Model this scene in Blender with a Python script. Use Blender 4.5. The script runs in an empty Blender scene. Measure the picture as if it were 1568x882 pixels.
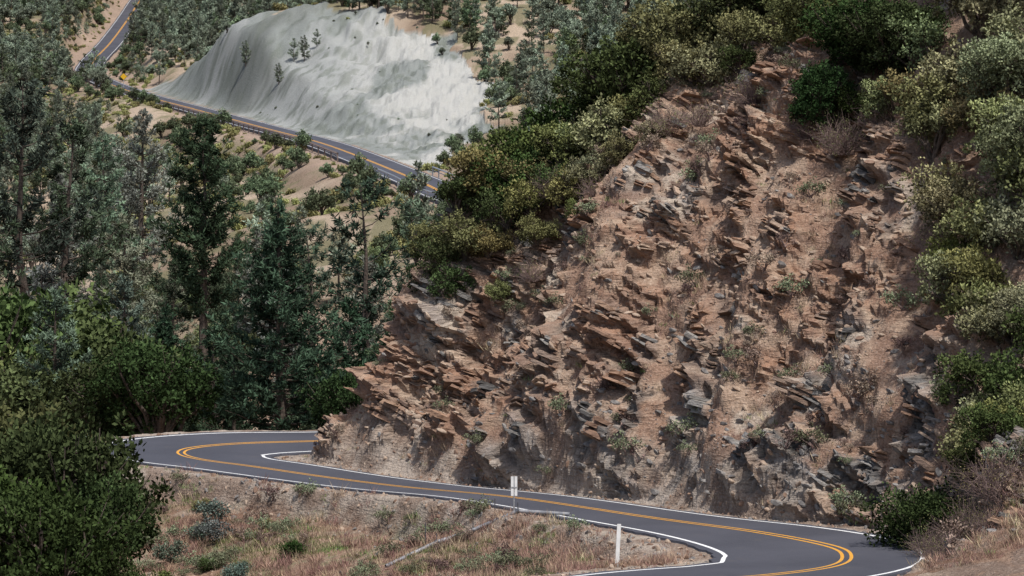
import bpy, math, numpy as np, time
T0=time.time()
rng=np.random.default_rng(7)
scene=bpy.context.scene
# ------------------------------------------------------------------ noise
def _h(i,j,k,s):
    i=i.astype(np.int64);j=j.astype(np.int64);k=k.astype(np.int64)
    h=(i*374761393+j*668265263+k*2147483647+s*144665)&0xffffffff
    h=((h^(h>>13))*1274126177)&0xffffffff
    h=((h^(h>>16))*2246822519)&0xffffffff
    return ((h^(h>>15))&0xffffff)/16777216.0
def vn(p,s=0):
    f=np.floor(p);t=p-f;t=t*t*t*(t*(t*6-15)+10)
    i,j,k=f[:,0],f[:,1],f[:,2];r=0
    for a in (0,1):
        for b in (0,1):
            for c in (0,1):
                w=(t[:,0] if a else 1-t[:,0])*(t[:,1] if b else 1-t[:,1])*(t[:,2] if c else 1-t[:,2])
                r=r+w*_h(i+a,j+b,k+c,s)
    return r
def fbm(p,o=4,s=0):
    r=0;a=.5;n=0
    for q in range(o):
        r=r+a*vn(p*(2.03**q),s+q);n+=a;a*=.5
    return r/n
def voro(p,s=0):
    f=np.floor(p);d1=np.full(len(p),9.);idv=np.zeros(len(p))
    for a in (-1,0,1):
        for b in (-1,0,1):
            for c in (-1,0,1):
                i,j,k=f[:,0]+a,f[:,1]+b,f[:,2]+c
                dx=i+_h(i,j,k,s+1)-p[:,0];dy=j+_h(i,j,k,s+2)-p[:,1];dz=k+_h(i,j,k,s+3)-p[:,2]
                d=dx*dx+dy*dy+dz*dz
                m=d<d1
                d1=np.where(m,d,d1)
                idv=np.where(m,_h(i,j,k,s+9),idv)
    return idv
def ss(a,b,x):
    t=np.clip((x-a)/(b-a),0,1);return t*t*(3-2*t)
# ------------------------------------------------------------------ road centreline: x,y,z,lane(-n side),crossfall,lane(+n side)
RC=np.array([
(-112,1080,54,2.9,0,2.9),(-110,1010,44,2.9,0,2.9),(-107,950,36.8,2.9,0,2.9),(-103.5,880,29.3,2.9,0,2.9),(-102,830,23.7,2.9,0,2.9),
(-94.9,770,20.2,2.9,0,2.9),(-78.2,700,16.3,2.9,0,2.9),(-57.4,620,12.9,2.9,0,2.9),(-40.4,550,10.3,2.9,0,2.9),(-26,480,8.4,2.9,0,2.9),
(-11.9,405,5.5,2.8,0,2.8),(-6.8,380,4.1,2.8,0,2.8),(0,350,3,2.8,0,2.8),(10,300,1,2.8,0,2.8),(20,240,0,2.8,0,2.8),(22,200,-.2,2.8,0,2.8),
(15,172,-.2,2.8,0,2.8),(5,159,-.18,2.8,0,2.8),(-1,154.3,-.16,2.8,-.01,2.8),(-5,151.6,-.13,2.8,-.03,2.8),(-8.5,150.4,-.12,2.9,-.04,2.9),(-11.8,149.2,-.1,3.2,-.05,3.2),
(-13.7,147.2,-.08,3.4,-.05,3.4),(-14.05,144.9,-.08,3.5,-.05,3.5),(-13.0,142.4,-.08,3.3,-.05,3.3),(-10.5,139.7,-.1,3.0,-.05,3.0),(-7.4,135.9,-.1,2.7,-.05,2.7),
(-4.1,132,-.05,2.6,-.05,2.6),(.1,126,.25,2.6,-.05,2.5),(4.8,117.5,.55,2.7,-.03,2.4),(8,111.5,.82,3.1,0,2.4),(10,107.6,.88,3.6,.03,2.3),
(10.3,105,.9,3.8,.04,2.3),(9.6,102.4,.95,3.7,.04,2.4),(7.6,100.2,1.0,3.4,.03,2.6),(4.3,97.3,1.15,3.1,.02,2.8),(1,93,1.3,2.9,0,2.8),(-3,87,1.5,2.8,0,2.8),
(-10,76,1.9,2.8,0,2.8),(-25,60,2.4,2.8,0,2.8),(-50,40,3,2.8,0,2.8),(-90,20,3,2.8,0,2.8)],float)
def spline(C):
    out=[]
    P=np.vstack([2*C[0]-C[1],C,2*C[-1]-C[-2]])
    for i in range(1,len(P)-2):
        p0,p1,p2,p3=P[i-1],P[i],P[i+1],P[i+2]
        L=np.linalg.norm(p2[:2]-p1[:2]);st=.35 if p1[1]<175 else 3.
        n=int(max(2,math.ceil(L/st)))
        t=(np.arange(n)/n)[:,None]
        out.append(.5*((2*p1)+(-p0+p2)*t+(2*p0-5*p1+4*p2-p3)*t*t+(-p0+3*p1-3*p2+p3)*t**3))
    out.append(C[-1][None]);return np.vstack(out)
RS=spline(RC)
TG=np.gradient(RS[:,:2],axis=0);TG/=np.linalg.norm(TG,axis=1)[:,None]
RN=np.stack([-TG[:,1],TG[:,0]],1)
def road_info(x,y):
    d=np.full(len(x),1e9);zi=np.zeros(len(x));hw=np.full(len(x),3.)
    m=np.where((x>-125)&(x<40)&(y>20)&(y<1110))[0]
    for c in range(0,len(m),4000):
        ii=m[c:c+4000];xx,yy=x[ii],y[ii]
        lo,hi=yy.min()-25,yy.max()+25
        sel=np.where((RS[:,1]>lo)&(RS[:,1]<hi))[0]
        if len(sel)==0: continue
        dx=xx[:,None]-RS[sel,0][None];dy=yy[:,None]-RS[sel,1][None]
        D=dx*dx+dy*dy;k=D.argmin(1);r=np.arange(len(ii));s=sel[k]
        off=dx[r,k]*RN[s,0]+dy[r,k]*RN[s,1]
        d[ii]=np.sqrt(D[r,k]);hw[ii]=np.where(off>0,RS[s,5],RS[s,3])+.35
        zi[ii]=RS[s,2]+RS[s,4]*np.clip(off,-5,5)
    return d,zi,hw
# ------------------------------------------------------------------ terrain survey points
CP=np.array([
(-7.9,145,0),(-6.2,144,1.8),(-5.1,144,3.4),(-4,144.5,5.4),(-3.3,145,7.6),(-2.6,146,9.2),(-4.3,138,.9),(-2.8,141,3.9),
(-.8,134.6,-.1),(-.6,136,1.0),(-.6,139.5,4.3),(-.65,142,7.9),(-.4,144,10.1),
(3.6,128,.2),(2.9,129,1.3),(2.9,131.5,3.7),(3.0,135,7.25),(3.1,139,10.0),(4,142,12.4),
(7.4,122,2.16),(7.6,126,5.4),(7.9,130,8.8),(8.1,134,12.4),(9.9,138,15.8),
(11.5,117,2.7),(12,122,6.8),(12.5,127,11.35),(12.9,131,14.2),(13.4,136,18.1),
(12.1,114,.9),(14.9,109,3.5),(15.6,114,7.4),(16.3,119,11.6),(17.1,125,16.2),(13.4,101,2.0),(14.2,104.5,3.4),
(14.0,98,2.3),(18,95,3.6),(22,105,9),(30,95,10),(22,85,4.6),(20,135,21),(25,120,20),(40,150,30),(40,120,28),
(14,146,18.5),(25,150,25),(8,146,15.6),(4,147,12),(0,148.5,7),(-3,148.2,1.2),(5,153,4),(10,158,6),(0,150.5,.4),
(25,170,12),(40,190,20),(32,215,8),(30,250,6),(60,300,20),(60,200,30),
(-13,138.5,-.5),(-12,130,-1.3),(-11.2,121,-2.0),(-6.9,127,-.9),(-6.4,117,-1.4),(-1.9,119.5,-.3),(-1.8,113,-.7),
(1.5,115.5,.15),(1.4,109,.1),(3.2,104.2,.75),(-15.7,120,-2.4),(-20,120,-4),(-20,135,-3),(-24,148,-4),(-30,130,-7),(-30,110,-7),
(-14,105,-2.5),(-5,103,-.5),(-8,92,-.3),(-25,90,-5),(-18,143,-1.2),(-19,150,-1.4),(-15,158,-1.4),(-5,160,-1.5),(4,168,-1.2),
(-25,160,-4),(-15,175,-5),(0,180,-4),(-30,180,-8),(-20,215,-6),(0,215,-5),(12,200,-1),
(0,80,1.2),(12,85,2.4),(0,60,4),(20,60,5),(-20,60,2),(0,40,7),(0,20,9.5),(0,0,12.8),(0,-100,20),(0,-300,40),(60,50,15),(-80,50,0),
(-20,260,-1),(-10,300,.6),(-20,350,3),(-5,335,2.6),(-35,470,3.5),(-60,560,3.5),(-90,650,6),(-45,400,-2),(-60,450,-2),(-30,330,-3),
(-60,330,-6),(-50,250,-9),(-90,500,0),(-120,800,25),(-140,900,40),(-130,700,14),(-25,420,3),
(-48.5,660,30.8),(-38.4,640,31.9),(-27.8,620,28.6),(-10.8,600,24.8),(-7,570,17.5),(-63.9,690,24.9),(-76,722,19.5),
(-32,590,20.6),(-19.7,560,17.1),(-12.3,480,8.5),(-44.8,610,18.5),(0,480,9),(5,420,7),
(-59,800,36.4),(-26,750,35.1),(-30,900,50),(-60,1000,60),(0,1000,62),(0,700,32),(40,600,27),(40,800,48),(100,700,60),(30,500,16),
(40,400,15),(80,500,40),(100,1000,85),(-200,1000,70),(-200,800,45),(-200,600,20),(-150,500,2),(-150,300,-8),(-85,900,40),
(0,1300,110),(-200,1300,115),(200,1300,130),(0,2500,300),(1500,2500,330),(-1500,2500,330),(1500,1000,170),(-1500,1000,170),
(1500,0,60),(-1500,0,60),(0,-1500,120),(0,4500,420),(-1500,4500,420),(1500,4500,420)],float)
def kern(r2): return np.sqrt(r2+1.5)
n=len(CP);X=CP[:,:2]
A=np.zeros((n+3,n+3))
A[:n,:n]=-kern(((X[:,None]-X[None])**2).sum(2))
A[:n,n]=1;A[:n,n+1:]=X/1000;A[n,:n]=1;A[n+1:,:n]=X.T/1000
WT=np.linalg.solve(A,np.concatenate([CP[:,2],[0,0,0]]))
def macro(x,y):
    r=np.empty(len(x))
    for c in range(0,len(x),40000):
        a,b=x[c:c+40000],y[c:c+40000]
        r[c:c+40000]=-(kern((a[:,None]-X[:,0])**2+(b[:,None]-X[:,1])**2)@WT[:n])+WT[n]+WT[n+1]*a/1000+WT[n+2]*b/1000
    return r
def ground(x,y,full=False):
    x=np.atleast_1d(np.asarray(x,float));y=np.atleast_1d(np.asarray(y,float))
    z=macro(x,y)
    p=np.stack([x,y,np.zeros(len(x))],1)
    z+= (fbm(p/3.,3,5)-.5)*.5
    far=ss(260,520,y)
    z+= far*((fbm(p/30.,4,11)-.5)*6)
    d,zr,hw=road_info(x,y)
    f2=ss(200,420,y)
    lo=hw+.95+f2*1.1;hi=lo+1.1+f2*7
    w=1-ss(0,1,(d-lo)/(hi-lo))
    z=z*(1-w)+(zr-.07-.3*f2)*w
    if full: return z,d,hw,w
    return z
# ------------------------------------------------------------------ mesh helper
def mk(name,V,Q,mats,mi=None,attrs=None,smooth=False,fattrs=None):
    me=bpy.data.meshes.new(name)
    V=np.asarray(V,np.float32);Q=np.asarray(Q,np.int32)
    me.vertices.add(len(V));me.vertices.foreach_set('co',V.ravel())
    me.loops.add(Q.size);me.loops.foreach_set('vertex_index',Q.ravel())
    me.polygons.add(len(Q));me.polygons.foreach_set('loop_start',np.arange(0,Q.size,Q.shape[1],dtype=np.int32))
    for m in mats: me.materials.append(m)
    if mi is not None: me.polygons.foreach_set('material_index',np.asarray(mi,np.int32))
    me.update(calc_edges=True)
    me.polygons.foreach_set('use_smooth',np.full(len(Q),smooth))
    for k,v in (attrs or {}).items():
        a=me.attributes.new(k,'FLOAT','POINT');a.data.foreach_set('value',np.asarray(v,np.float32))
    for k,v in (fattrs or {}).items():
        a=me.attributes.new(k,'FLOAT','FACE');a.data.foreach_set('value',np.asarray(v,np.float32))
    return me
def obj(name,me,parent=None,col=None):
    o=bpy.data.objects.new(name,me);(col or scene.collection).objects.link(o)
    if parent: o.parent=parent
    return o
# ------------------------------------------------------------------ materials
class NT:
    def __init__(s,name):
        s.m=bpy.data.materials.new(name);s.m.use_nodes=True;s.t=s.m.node_tree;s.t.nodes.clear()
    def n(s,t,**k):
        a=s.t.nodes.new(t)
        for q,v in k.items(): setattr(a,q,v)
        return a
    def l(s,a,b): s.t.links.new(a,b)
    def put(s,inp,v):
        if isinstance(v,bpy.types.NodeSocket): s.l(v,inp)
        else: inp.default_value=v
    def mix(s,f,a,b,mode='MIX'):
        k=s.n('ShaderNodeMix',data_type='RGBA',blend_type=mode)
        s.put(k.inputs[0],f)
        s.put(k.inputs[6],a if isinstance(a,bpy.types.NodeSocket) else (*a,1))
        s.put(k.inputs[7],b if isinstance(b,bpy.types.NodeSocket) else (*b,1))
        return k.outputs[2]
    def math(s,op,a,b=0,c=None):
        k=s.n('ShaderNodeMath',operation=op);s.put(k.inputs[0],a);s.put(k.inputs[1],b)
        if c is not None: s.put(k.inputs[2],c)
        return k.outputs[0]
    def pos(s): return s.n('ShaderNodeNewGeometry').outputs['Position']
    def noise(s,scale,det=4,rough=.55,vec=None,out='Fac'):
        k=s.n('ShaderNodeTexNoise');k.inputs['Scale'].default_value=scale;k.inputs['Detail'].default_value=det;k.inputs['Roughness'].default_value=rough
        s.l(vec if vec is not None else s.pos(),k.inputs['Vector']);return k.outputs[out]
    def ramp(s,f,st,interp='LINEAR'):
        k=s.n('ShaderNodeValToRGB');k.color_ramp.interpolation=interp
        e=k.color_ramp.elements
        while len(e)<len(st): e.new(.5)
        for a,(p,c) in zip(e,st): a.position=p;a.color=(*c,1) if len(c)==3 else c
        s.l(f,k.inputs[0]);return k.outputs[0]
    def rng(s,f,a,b,c=0,d=1):
        k=s.n('ShaderNodeMapRange');s.l(f,k.inputs[0])
        for i,v in enumerate((a,b,c,d)): k.inputs[i+1].default_value=v
        return k.outputs[0]
    def attr(s,nm): return s.n('ShaderNodeAttribute',attribute_name=nm).outputs['Fac']
    def cattr(s,nm): return s.n('ShaderNodeAttribute',attribute_name=nm).outputs['Color']
    def bump(s,h,st=.5,dist=.1,nrm=None):
        k=s.n('ShaderNodeBump');s.l(h,k.inputs['Height']);k.inputs['Strength'].default_value=st;k.inputs['Distance'].default_value=dist
        if nrm is not None: s.l(nrm,k.inputs['Normal'])
        return k.outputs[0]
    def out(s,col,rough=.8,nrm=None,metal=0,spec=.3):
        b=s.n('ShaderNodeBsdfPrincipled');s.put(b.inputs['Base Color'],col if isinstance(col,bpy.types.NodeSocket) else (*col,1))
        s.put(b.inputs['Roughness'],rough);b.inputs['Metallic'].default_value=metal;b.inputs['Specular IOR Level'].default_value=spec
        if nrm is not None: s.l(nrm,b.inputs['Normal'])
        o=s.n('ShaderNodeOutputMaterial');s.l(b.outputs[0],o.inputs[0]);return s.m
    def outd(s,col,nrm=None):
        b=s.n('ShaderNodeBsdfDiffuse');s.l(col,b.inputs[0])
        if nrm is not None: s.l(nrm,b.inputs['Normal'])
        o=s.n('ShaderNodeOutputMaterial');s.l(b.outputs[0],o.inputs[0]);return s.m
def strata(t):
    mp=t.n('ShaderNodeMapping');t.l(t.pos(),mp.inputs[0]);mp.inputs['Rotation'].default_value=(math.radians(4),math.radians(21),0);mp.inputs['Scale'].default_value=(.7,.7,3.8)
    return t.noise(2.2,4,.68,mp.outputs[0])
STR=[(.30,(.36,.34,.33)),(.43,(.90,.88,.87)),(.57,(1.2,1.2,1.2)),(.70,(.70,.65,.62))]
def mat_terrain():
    t=NT('terrain_earth_and_rock');c=t.cattr('earth');rock=t.attr('rock')
    ns=strata(t);n3=t.noise(9.,3,.7)
    k=t.mix(rock,t.ramp(n3,[(.3,(.66,.64,.62)),(.7,(1.3,1.3,1.32))]),t.ramp(ns,STR))
    c=t.mix(1.,c,k,'MULTIPLY')
    c=t.mix(t.rng(n3,.56,.7,0,.35),c,(.42,.36,.30))
    b=t.bump(t.math('ADD',ns,t.math('MULTIPLY',n3,.5)),.9,.2)
    return t.outd(c,b)
def mat_slab(name,pal):
    t=NT(name);r=t.n('ShaderNodeObjectInfo').outputs['Random'];ns=strata(t)
    c=t.ramp(r,[(i/len(pal),p_) for i,p_ in enumerate(pal)],'CONSTANT')
    return t.outd(t.mix(1.,c,t.ramp(ns,STR),'MULTIPLY'),t.bump(ns,.9,.15))
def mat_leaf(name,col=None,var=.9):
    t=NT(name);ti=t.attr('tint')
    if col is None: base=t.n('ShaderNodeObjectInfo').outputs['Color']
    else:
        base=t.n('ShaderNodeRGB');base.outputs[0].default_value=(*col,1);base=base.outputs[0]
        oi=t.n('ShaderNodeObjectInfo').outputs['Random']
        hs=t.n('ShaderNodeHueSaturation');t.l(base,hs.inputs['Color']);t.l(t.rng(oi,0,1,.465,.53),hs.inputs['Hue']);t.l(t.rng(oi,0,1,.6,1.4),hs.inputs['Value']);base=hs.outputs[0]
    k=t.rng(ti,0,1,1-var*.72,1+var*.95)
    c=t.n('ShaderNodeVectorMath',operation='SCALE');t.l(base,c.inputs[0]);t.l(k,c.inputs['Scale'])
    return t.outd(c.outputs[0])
def mat_simple(name,c1,c2,scale,rough=.8,metal=0,bs=.3,bd=.02):
    t=NT(name);nz=t.noise(scale,3,.6)
    return t.out(t.mix(t.rng(nz,.35,.65),c1,c2),rough,t.bump(nz,bs,bd),metal)
def mat_asphalt():
    t=NT('asphalt');n1=t.noise(.25,4);n2=t.noise(40,2)
    c=t.mix(t.rng(n1,.35,.65),(.045,.046,.058),(.066,.067,.082))
    c=t.mix(t.rng(n2,.4,.75,0,.5),c,(.11,.11,.125))
    c=t.mix(t.rng(t.noise(.9,5,.7),.6,.75,0,.4),c,(.12,.105,.09))
    return t.out(c,.75,t.bump(n2,.3,.01),spec=.3)
def mat_paint(name,c):
    t=NT(name);n=t.noise(9,5,.7)
    return t.out(t.mix(t.rng(n,.50,.75,0,.7),c,(.12,.12,.12)),.6)
M_ter=mat_terrain();M_leaf=mat_leaf('foliage_leaf');M_bark=mat_simple('bark',(.05,.04,.032),(.13,.1,.08),8,.9,0,.8,.05)
M_asph=mat_asphalt();M_yel=mat_paint('yellow_road_paint',(.68,.33,.04));M_wht=mat_paint('white_road_paint',(.78,.78,.77))
# ------------------------------------------------------------------ terrain mesh
def growth(start,step,g,end,cap=None):
    r=[];p=start;s=step
    while p<end:
        p+=s;r.append(p-start);s=s*g
        if cap: s=min(s,cap)
    return np.array(r)
xc=np.arange(-19,18.5,.1)
xs=np.concatenate([(-19-growth(0,.1,1.03,3500))[::-1],xc,xc[-1]+growth(0,.1,1.06,3500)])
yc=np.arange(98,149.5,.11)
seg1=yc[-1]+growth(0,.11,1.013,620,1.7)
seg2=seg1[-1]+growth(0,1.7,1.03,5000)
ys=np.concatenate([(98-growth(0,.11,1.07,1800))[::-1],yc,seg1,seg2])
nx,ny=len(xs),len(ys)
GX,GY=np.meshgrid(xs,ys);gx=GX.ravel();gy=GY.ravel()
gz,rd,rhw,rw=ground(gx,gy,True)
Z=gz.reshape(ny,nx)
dzx=np.gradient(Z,xs,axis=1);dzy=np.gradient(Z,ys,axis=0)
slope=np.sqrt(dzx**2+dzy**2).ravel()
NN=np.stack([-dzx.ravel(),-dzy.ravel(),np.ones(nx*ny)],1)
print('grid',nx,ny,time.time()-T0)
P=np.stack([gx,gy,gz],1)
zone=ss(-9.5,-7.5,gx)*(1-ss(19,23,gx))*ss(96,101,gy)*(1-ss(152,156,gy))
hill=((gx>(8-0.62*(gy-112)-.0))&(gy>105)|(gx>11.5)).astype(float)
n0=fbm(P/4.,4,21)
upl=ss(15.5,19,gz+3*(n0-.5))
rock=zone*hill*ss(.28,.5,slope+.25*(n0-.5))*(1-upl)*(rd>rhw+.8)
rock=np.clip(rock,0,1)
rock*=1-.6*ss(15.5,17,gx)
I=np.where(rock>.01)[0]
p=P[I];edge=ss(0,1.6,rd[I]-rhw[I]-.8+.5*(n0[I]-.5));m=rock[I]*edge
W=np.stack([fbm(p/2.6,3,31),fbm(p/2.6,3,32),fbm(p/2.6,3,33)],1)-.5
q=p+W*1.1
nsv=np.array([.40,-.10,.91]);nsv/=np.linalg.norm(nsv)
av=np.cross(nsv,[0,1,0]);av/=np.linalg.norm(av);bv=np.cross(nsv,av)
s=q@nsv;a=q@av;b=q@bv
id1=voro(np.stack([a/2.6,b/2.0,s/.62],1),3)
id2=voro(np.stack([a/1.25,b/.95,s/.24],1),13)
id3=voro(np.stack([a/.4,b/.4,s/.13],1),23)
Aa=.55*p[:,0]-.83*p[:,1]+.55*p[:,2]
fall=np.stack([Aa/2.1,p[:,2]/5.,p[:,0]*.08],1)
on=fbm(fall+W*.6,3,41)*.5+fbm(p/1.7,3,42)*.5
outc=ss(.425,.54,on)
rib=fbm(np.stack([Aa/3.2,p[:,2]/8.,p[:,0]*.05],1),3,61)
saw=(s/.9)%1.0;saw2=(s/.29)%1.0
big=(fbm(p/4.5,3,51)-.5)*1.9+(rib-.5)*2.5
o2=outc*(.5+.5*ss(.35,.6,fbm(p/2.4,2,47)))
disp=big+o2*(.24+(id1-.5)*.92+(saw-.5)*.5+(id2-.5)*.36+(saw2-.5)*.18+(id3-.5)*.10)+(1-outc)*((id3-.5)*.10+(id2-.5)*.14)+(fbm(p/.5,3,71)-.5)*.16
nv=NN[I].copy();nv[:,2]*=.52;nv/=np.linalg.norm(nv,axis=1)[:,None]
P[I]+=nv*(disp*m)[:,None]
vid=np.zeros(len(gx));vid[I]=(id2*.55+id1*.45)
OC=np.zeros(len(gx));OC[I]=outc
NVV=np.zeros((len(gx),3));NVV[I]=nv
near=(gy>95)&(gy<160)&(np.abs(gx)<30)&(rock<.02)&(rd>rhw+.3)
J=np.where(near)[0];P[J,2]+=(fbm(P[J]/.6,3,81)-.5)*.16*np.clip((rd[J]-rhw[J]-.3)/1.,0,1)
poly=np.array([(-79,709),(-58,630),(-41,562),(-27,495),(-14,424),(-9,430),(-5,500),(-5,575),(-10.8,606),(-27.8,626),(-38.4,646),(-48.5,668),(-63.9,700),(-77,726)],float)
wx=gx+(fbm(np.stack([gx/12,gy/25,gx*0],1),5,91)-.5)*12;wy=gy+(fbm(np.stack([gx/12,gy/25,gx*0],1),5,92)-.5)*36
ins=np.zeros(len(gx),bool)
for i in range(len(poly)):
    (x1,y1),(x2,y2)=poly[i],poly[(i+1)%len(poly)]
    cnd=((y1>wy)!=(y2>wy))&(wx<(x2-x1)*(wy-y1)/(y2-y1+1e-9)+x1);ins^=cnd
serp=ins*(rd>rhw+1.5)
K=np.where(ins)[0]
gul=np.abs(fbm(np.stack([gx[K]/13+gy[K]/80,gy[K]/45+gx[K]/60,gx[K]*0],1),4,95)-.5)
rough_=ss(-46,-22,gx[K])*.9+.15+ss(585,625,gy[K])*.5
P[K,2]+=(-gul*2.2*(.4+rough_)+.3)*ss(3,25,rd[K])+((fbm(np.stack([gx[K]/2.2,gy[K]/5.5,gx[K]*0],1),4,97)-.5)*1.5*rough_+(fbm(np.stack([gx[K]/.7,gy[K]/2.2,gx[K]*0],1),2,98)-.5)*.4)*ss(3,10,rd[K])
gulv=np.ones(len(gx));gulv[K]=gul
grav=(1-ss(.9,2.0,rd-rhw-.6*fbm(P/1.5,2,5)))*(gy<200)+ (1-ss(1.2,3.,rd-rhw))*(gy>=200)*.5
gfld=P[:,2]-.12*gx-1.6+4.5*(fbm(P/3.,3,131)-.5)
grey=(1-ss(.5,4.0,gfld))*ss(-4,2,gx)
def lerp(a,b,f): return a+(b-a)*f[:,None]
def C(*c): return np.array(c,float)
N_=len(gx)
nearm=gy<330
nA=np.zeros(N_);nB=np.zeros(N_);nA[nearm]=fbm(P[nearm]/2.8,4,141);nB[nearm]=fbm(P[nearm]/.9,4,142)
soil=lerp(np.tile(C(.18,.115,.08),(N_,1)),C(.29,.20,.145),ss(.4,.62,nA))
soil=lerp(soil,C(.33,.27,.21),ss(.5,.68,nB)*.7)
soil=lerp(soil,C(.12,.13,.06),ss(.52,.66,nA*.5+nB*.5)*(1-ss(118,140,gy))*(gx<9)*.8)
# darker patches on the ground at the lower right
soil=lerp(soil,C(.17,.125,.10),ss(.45,.55,nB)*ss(11.5,12.5,gx)*(gy<112)*.8)
fA=fbm(np.stack([gx/14,gy/26,gx*0],1),4,143);fB=fbm(np.stack([gx/2.5,gy/5,gx*0],1),4,144)
fs=lerp(np.tile(C(.24,.18,.13),(N_,1)),C(.40,.32,.24),ss(.4,.6,fA))
fs=lerp(fs,C(.15,.145,.08),ss(.46,.58,fB)*.8)
fs=lerp(fs,C(.38,.28,.22),np.clip(ss(7,2.5,rd-rhw)*(gy>300),0,1)*.8)
f3=ss(200,330,gy)[:,None]
soil=soil*(1-f3)+fs*f3
pal=np.array([(.31,.185,.125),(.18,.115,.088),(.40,.295,.215),(.27,.19,.145),(.14,.115,.102),(.34,.205,.138),(.45,.36,.275),(.23,.145,.108)])
rkc=pal[(np.clip(vid,0,.999)*1.0*8*2.2).astype(int)%8]
rkc=rkc*.55+.45*lerp(np.tile(C(.29,.18,.125),(N_,1)),C(.34,.25,.185),ss(.4,.6,nA))
gpal=np.array([(.075,.072,.072),(.17,.165,.158),(.28,.265,.25),(.115,.11,.105),(.23,.2,.175)])
gkc=gpal[(np.clip(vid,0,.999)*5*3).astype(int)%5]
nG=fbm(np.where(nearm[:,None],P,0)/1.3,3,145)
gmm=np.clip(grey*ss(.42,.56,nG)+ss(.57,.65,nA)*.65*(P[:,2]<12.5),0,1)
rkc=rkc*(1-gmm)[:,None]+gkc*gmm[:,None]
dirt=lerp(np.tile(C(.30,.195,.14),(N_,1)),C(.39,.285,.21),ss(.42,.6,nB))
dirt=lerp(dirt,C(.23,.15,.112),ss(.5,.62,nA)*.7)
rf=dirt*(1-OC)[:,None]+rkc*OC[:,None]
pale=ss(.58,.66,nA*.5+nB*.5);rf=lerp(rf,C(.48,.41,.33),pale*.7)
col=soil*(1-rock)[:,None]+rf*rock[:,None]
gv=lerp(np.tile(C(.23,.18,.145),(N_,1)),C(.37,.315,.265),ss(.4,.6,nB))
col=col*(1-grav*.85)[:,None]+gv*(grav*.85)[:,None]
sA=fbm(np.stack([gx/9,gy/30,gx*0],1),5,151);sB=fbm(np.stack([gx/1.1,gy/3.4,gx*0],1),3,152)
sp=lerp(np.tile(C(.235,.255,.24),(N_,1)),C(.32,.335,.32),ss(.4,.6,sA))
sp=lerp(sp,C(.16,.18,.155),ss(.48,.64,sB)*.8)
sp=lerp(sp,C(.45,.45,.42),ss(.48,.60,sA)*ss(-34,-14,gx)*.85)
sp=lerp(sp,C(.14,.15,.135),ss(.10,.02,gulv)*ss(570,600,gy)*.4)
col=col*(1-serp)[:,None]+sp*serp[:,None]
idx=np.arange(nx*ny).reshape(ny,nx)
Q=np.stack([idx[:-1,:-1].ravel(),idx[:-1,1:].ravel(),idx[1:,1:].ravel(),idx[1:,:-1].ravel()],1)
me=mk('terrain',P,Q,[M_ter],attrs=dict(rock=rock*OC),smooth=True)
a_=me.attributes.new('earth','FLOAT_COLOR','POINT');a_.data.foreach_set('color',np.concatenate([col,np.ones((N_,1))],1).astype(np.float32).ravel())
obj('terrain_hillside',me)
fsm=np.ones(len(Q),bool);fsm[(rock[Q[:,0]]>.3)&(OC[Q[:,0]]>.3)]=False;me.polygons.foreach_set('use_smooth',fsm)
print('terrain',time.time()-T0)
# ------------------------------------------------------------------ road
def strip(o1,o2,lift):
    z=RS[:,2]+.004;c=RS[:,4]
    o1=np.broadcast_to(o1,(len(RS),));o2=np.broadcast_to(o2,(len(RS),))
    a=np.stack([RS[:,0]+RN[:,0]*o1,RS[:,1]+RN[:,1]*o1,z+c*o1+lift],1)
    b=np.stack([RS[:,0]+RN[:,0]*o2,RS[:,1]+RN[:,1]*o2,z+c*o2+lift],1)
    V=np.empty((2*len(RS),3));V[0::2]=a;V[1::2]=b
    i=np.arange(len(RS)-1)*2
    return V,np.stack([i+1,i,i+2,i+3],1)
road=bpy.data.objects.new('mountain_road',None);scene.collection.objects.link(road)
ar=np.arange(len(RS));wob=.06*np.sin(ar*.9)+.05*np.sin(ar*2.3)
V,Qr=strip(-(RS[:,3]+.35+wob),RS[:,5]+.35+wob[::-1],0)
L0=V[0::2].copy();L1=V[1::2].copy();nV=len(V);i=np.arange(len(RS)-1)
sk0=L0.copy();sk0[:,2]-=.4;sk0[:,:2]-=RN*.1;sk1=L1.copy();sk1[:,2]-=.4;sk1[:,:2]+=RN*.1
V2=np.vstack([V,sk0,sk1]);n2=nV+len(RS)
Qs0=np.stack([2*i,nV+i,nV+i+1,2*i+2],1);Qs1=np.stack([2*i+1,2*i+3,n2+i+1,n2+i],1)
obj('asphalt_pavement',mk('asphalt_pavement',V2,np.vstack([Qr,Qs0,Qs1]),[M_asph],smooth=False),road)
for nm,o in (('yellow_line_left',.14),('yellow_line_right',-.14)):
    w=np.where(RS[:,1]>200,.075,.055)
    V,q_=strip(o-w,o+w,.005);obj(nm,mk(nm,V,q_,[M_yel]),road)
for nm,sg,ln in (('edge_line_left',1,RS[:,5]),('edge_line_right',-1,RS[:,3])):
    w=np.where(RS[:,1]>200,.05,.07)
    V,q_=strip(sg*ln-w,sg*ln+w,.005);obj(nm,mk(nm,V,q_,[M_wht]),road)
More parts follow.
